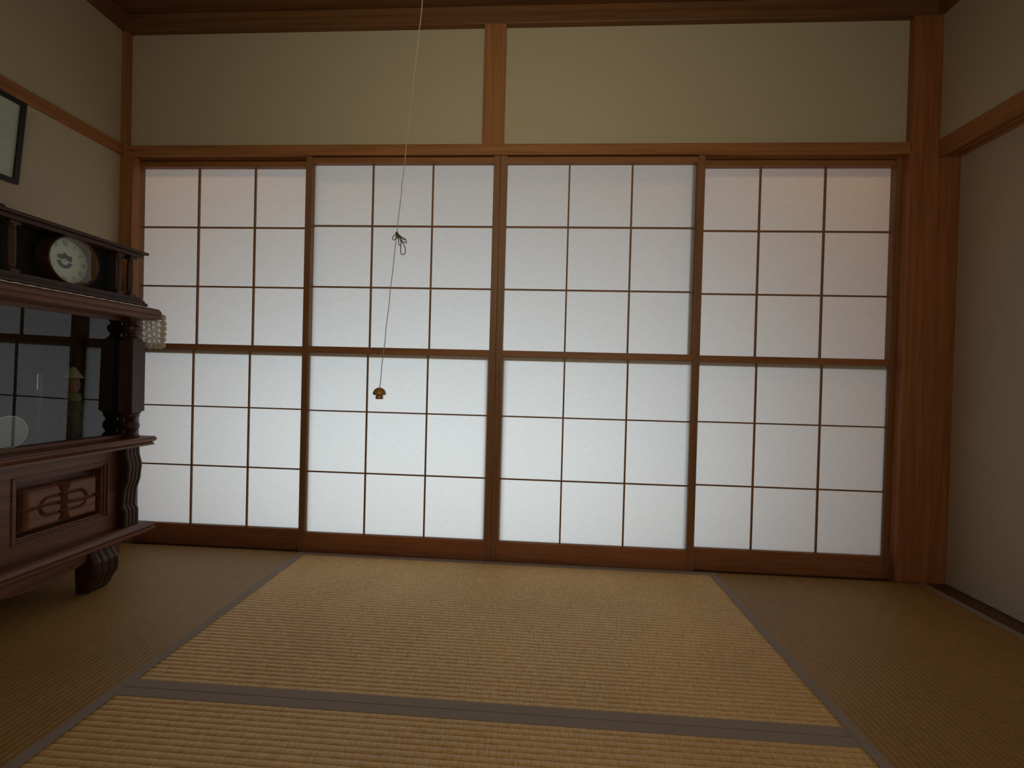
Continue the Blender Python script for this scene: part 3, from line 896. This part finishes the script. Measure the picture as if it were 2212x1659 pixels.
orn = thing('glass_plate', 'small round pale plate with a bright rim standing upright behind the cabinet glass', 'plate', (-1.530, -0.664, sz))
ox, oy, oz = -1.530, -0.664, sz + 0.0555
bm = bmesh.new()
lathe(bm, 0, oy, [(0.0, ox - 0.004), (0.030, ox - 0.003), (0.048, ox), (0.049, ox + 0.003), (0.046, ox + 0.004), (0.030, ox + 0.001), (0.0, ox)], 56, 'x', oz)
obj('plate_disc', bm, M['pink_core'], orn, smooth=True)
bm = bmesh.new()
tube(bm, [(ox + 0.002, oy + 0.0515 * math.cos(2 * math.pi * k / 56), oz + 0.0515 * math.sin(2 * math.pi * k / 56)) for k in range(56)], 0.0022, 8, True)
obj('rim', bm, M['bright_rim'], orn, smooth=True)
bm = bmesh.new()
box(bm, ox - 0.020, ox + 0.010, oy - 0.016, oy + 0.016, sz, sz + 0.0030, bev=0.001)
box(bm, ox - 0.016, ox - 0.008, oy - 0.012, oy + 0.012, sz + 0.002, sz + 0.050, bev=0.001)
obj('stand', bm, M['interior'], orn)
vial = thing('glass_vase', 'slender clear glass vase standing left of the doll in the cabinet', 'vase', (-1.520, -0.590, sz))
bm = bmesh.new()
lathe(bm, -1.520, -0.590, [(0.020, sz), (0.020, sz + 0.006), (0.006, sz + 0.020), (0.006, sz + 0.12), (0.013, sz + 0.15), (0.015, sz + 0.20), (0.012, sz + 0.245), (0.015, sz + 0.25)], 24)
obj('vase_body', bm, M['clear'], vial, smooth=True)
bm = bmesh.new()
tube(bm, [(-1.520, -0.590, sz + 0.195), (-1.520, -0.590, sz + 0.245)], 0.0022, 6)
obj('highlight_rod', bm, M['brass'], vial)  # added rod standing in for the highlight on the glass
bm = bmesh.new()
lathe(bm, -1.60, -0.720, [(0.020, sz), (0.020, sz + 0.004), (0.010, sz + 0.02), (0.010, sz + 0.17), (0.045, sz + 0.195), (0.050, sz + 0.215), (0.048, sz + 0.216), (0.040, sz + 0.200), (0.0, sz + 0.19)], 32)
dish = obj('stemmed_dish', bm, M['pale_glaze'], smooth=True, origin=(-1.60, -0.720, sz))
tag(dish, 'pale stemmed dish in the cabinet above the small upright plate', 'dish')

# ------------------------------------------------------------------ framed picture on the left wall
fr = thing('picture_frame', 'black framed picture hung tilted on the left wall, cut off by the photo edge', 'picture', (-1.79, -0.66, 1.50))
zb, zt = 1.500, 1.800; yr, yl_ = -0.445, -0.885
def lean(z):   # front plane of the frame, leaning out at the top
    return -1.790 + (z - zb) / (zt - zb) * 0.031
def slab(bm, y0, y1, z0, z1, f0, f1):
    vs = []
    for z in (z0, z1):
        for y in (y0, y1):
            for f in (f0, f1):
                vs.append(bm.verts.new((lean(z) + f, y, z)))
    for q in ((0, 1, 3, 2), (4, 6, 7, 5), (0, 4, 5, 1), (2, 3, 7, 6), (0, 2, 6, 4), (1, 5, 7, 3)):
        bm.faces.new([vs[k] for k in q])
w = 0.016
bm = bmesh.new()
slab(bm, yl_, yr, zb, zb + w, -0.005, 0.008); slab(bm, yl_, yr, zt - w, zt, -0.005, 0.008)
slab(bm, yl_, yl_ + w, zb + w, zt - w, -0.005, 0.008); slab(bm, yr - w, yr, zb + w, zt - w, -0.005, 0.008)
obj('frame', bm, M['black'], fr)
bm = bmesh.new(); slab(bm, yl_ + w, yr - w, zb + w, zt - w, -0.004, 0.0005); obj('mount', bm, M['mount'], fr)
bm = bmesh.new(); slab(bm, yl_ + w, yr - w, zb + w, zt - w, 0.002, 0.004); obj('glass', bm, M['pane'], fr)

# ------------------------------------------------------------------ pull cord of the ceiling lamp
cord = thing('pull_cord', 'thin light pull cord hanging from the ceiling in front of the second screen', 'pull cord', (-0.182, -1.0, 0.765))
def cpt_(z):  # the cord hangs a little askew
    return Vector((-0.182 + (z - 0.790) * 0.0895, -1.0, z))
bm = bmesh.new()
pts = [cpt_(0.789 + (ZC - 0.789) * k / 60) + Vector((0.0006 * math.sin(k * 2.1), 0.0005 * math.cos(k * 1.7), 0)) for k in range(61)]
tube(bm, pts, 0.0010, 6)
obj('cord', bm, M['cord'], cord, smooth=True)
# bow knot with hanging loops
kn = cpt_(1.147)
bm = bmesh.new()
bmesh.ops.create_uvsphere(bm, u_segments=12, v_segments=8, radius=0.0035, matrix=Matrix.Translation(kn))
def loop(pts):
    P = [kn + Vector((x * 0.0568e-3 , 0.0, -y * 0.0568e-3)) for x, y in pts]
    # smooth through the control points
    out = []
    n = len(P)
    for i in range(n - 1):
        p0, p1, p2, p3 = P[max(i - 1, 0)], P[i], P[i + 1], P[min(i + 2, n - 1)]
        for s in range(5):
            t_ = s / 5
            out.append(0.5 * ((2 * p1) + (-p0 + p2) * t_ + (2 * p0 - 5 * p1 + 4 * p2 - p3) * t_ ** 2 + (-p0 + 3 * p1 - 3 * p2 + p3) * t_ ** 3))
    out.append(P[-1])
    for i, p in enumerate(out): p.y += -0.003 * math.sin(i / len(out) * math.pi)
    tube(bm, out, 0.0010, 5)
loop([(0, 0), (-110, 110), (-160, 210), (-110, 290), (-70, 290), (-30, 230), (-20, 100), (0, 0)])
loop([(0, 0), (90, 60), (200, 160), (300, 210), (380, 250), (370, 280), (250, 230), (120, 110), (0, 0)])
loop([(0, 0), (120, 120), (250, 250), (350, 280), (430, 370), (400, 400), (300, 370), (180, 260), (90, 130), (0, 0)])
loop([(0, 0), (60, 140), (95, 280), (110, 440), (140, 500), (180, 490), (200, 430), (180, 300), (140, 160), (0, 0)])
loop([(0, 0), (110, 180), (180, 340), (190, 560), (190, 760), (230, 860), (290, 880), (350, 860), (385, 760), (370, 620), (310, 480), (240, 360), (120, 160), (0, 0)])
loop([(0, 0), (30, 120), (50, 235)])
obj('bow_knot', bm, M['cord_dark'], cord, smooth=True)
# mushroom shaped knob
mx, mz = -0.182, 0.7645
bm = bmesh.new()
lathe(bm, mx, -1.0, [(0.0, mz + 0.0005), (0.0070, mz), (0.0088, mz + 0.0012), (0.0088, mz + 0.0040), (0.0075, mz + 0.0085), (0.0072, mz + 0.0105)], 28)
k1 = obj('knob_stem', bm, M['knob'], cord, smooth=True)
bm = bmesh.new()
lathe(bm, mx, -1.0, [(0.0070, mz + 0.0100), (0.0115, mz + 0.0092), (0.0142, mz + 0.0102), (0.0150, mz + 0.0128), (0.0140, mz + 0.0170), (0.0115, mz + 0.0215), (0.0075, mz + 0.0250), (0.0030, mz + 0.0265), (0.0, mz + 0.0268)], 32)
obj('knob_cap', bm, M['knob'], cord, smooth=True)
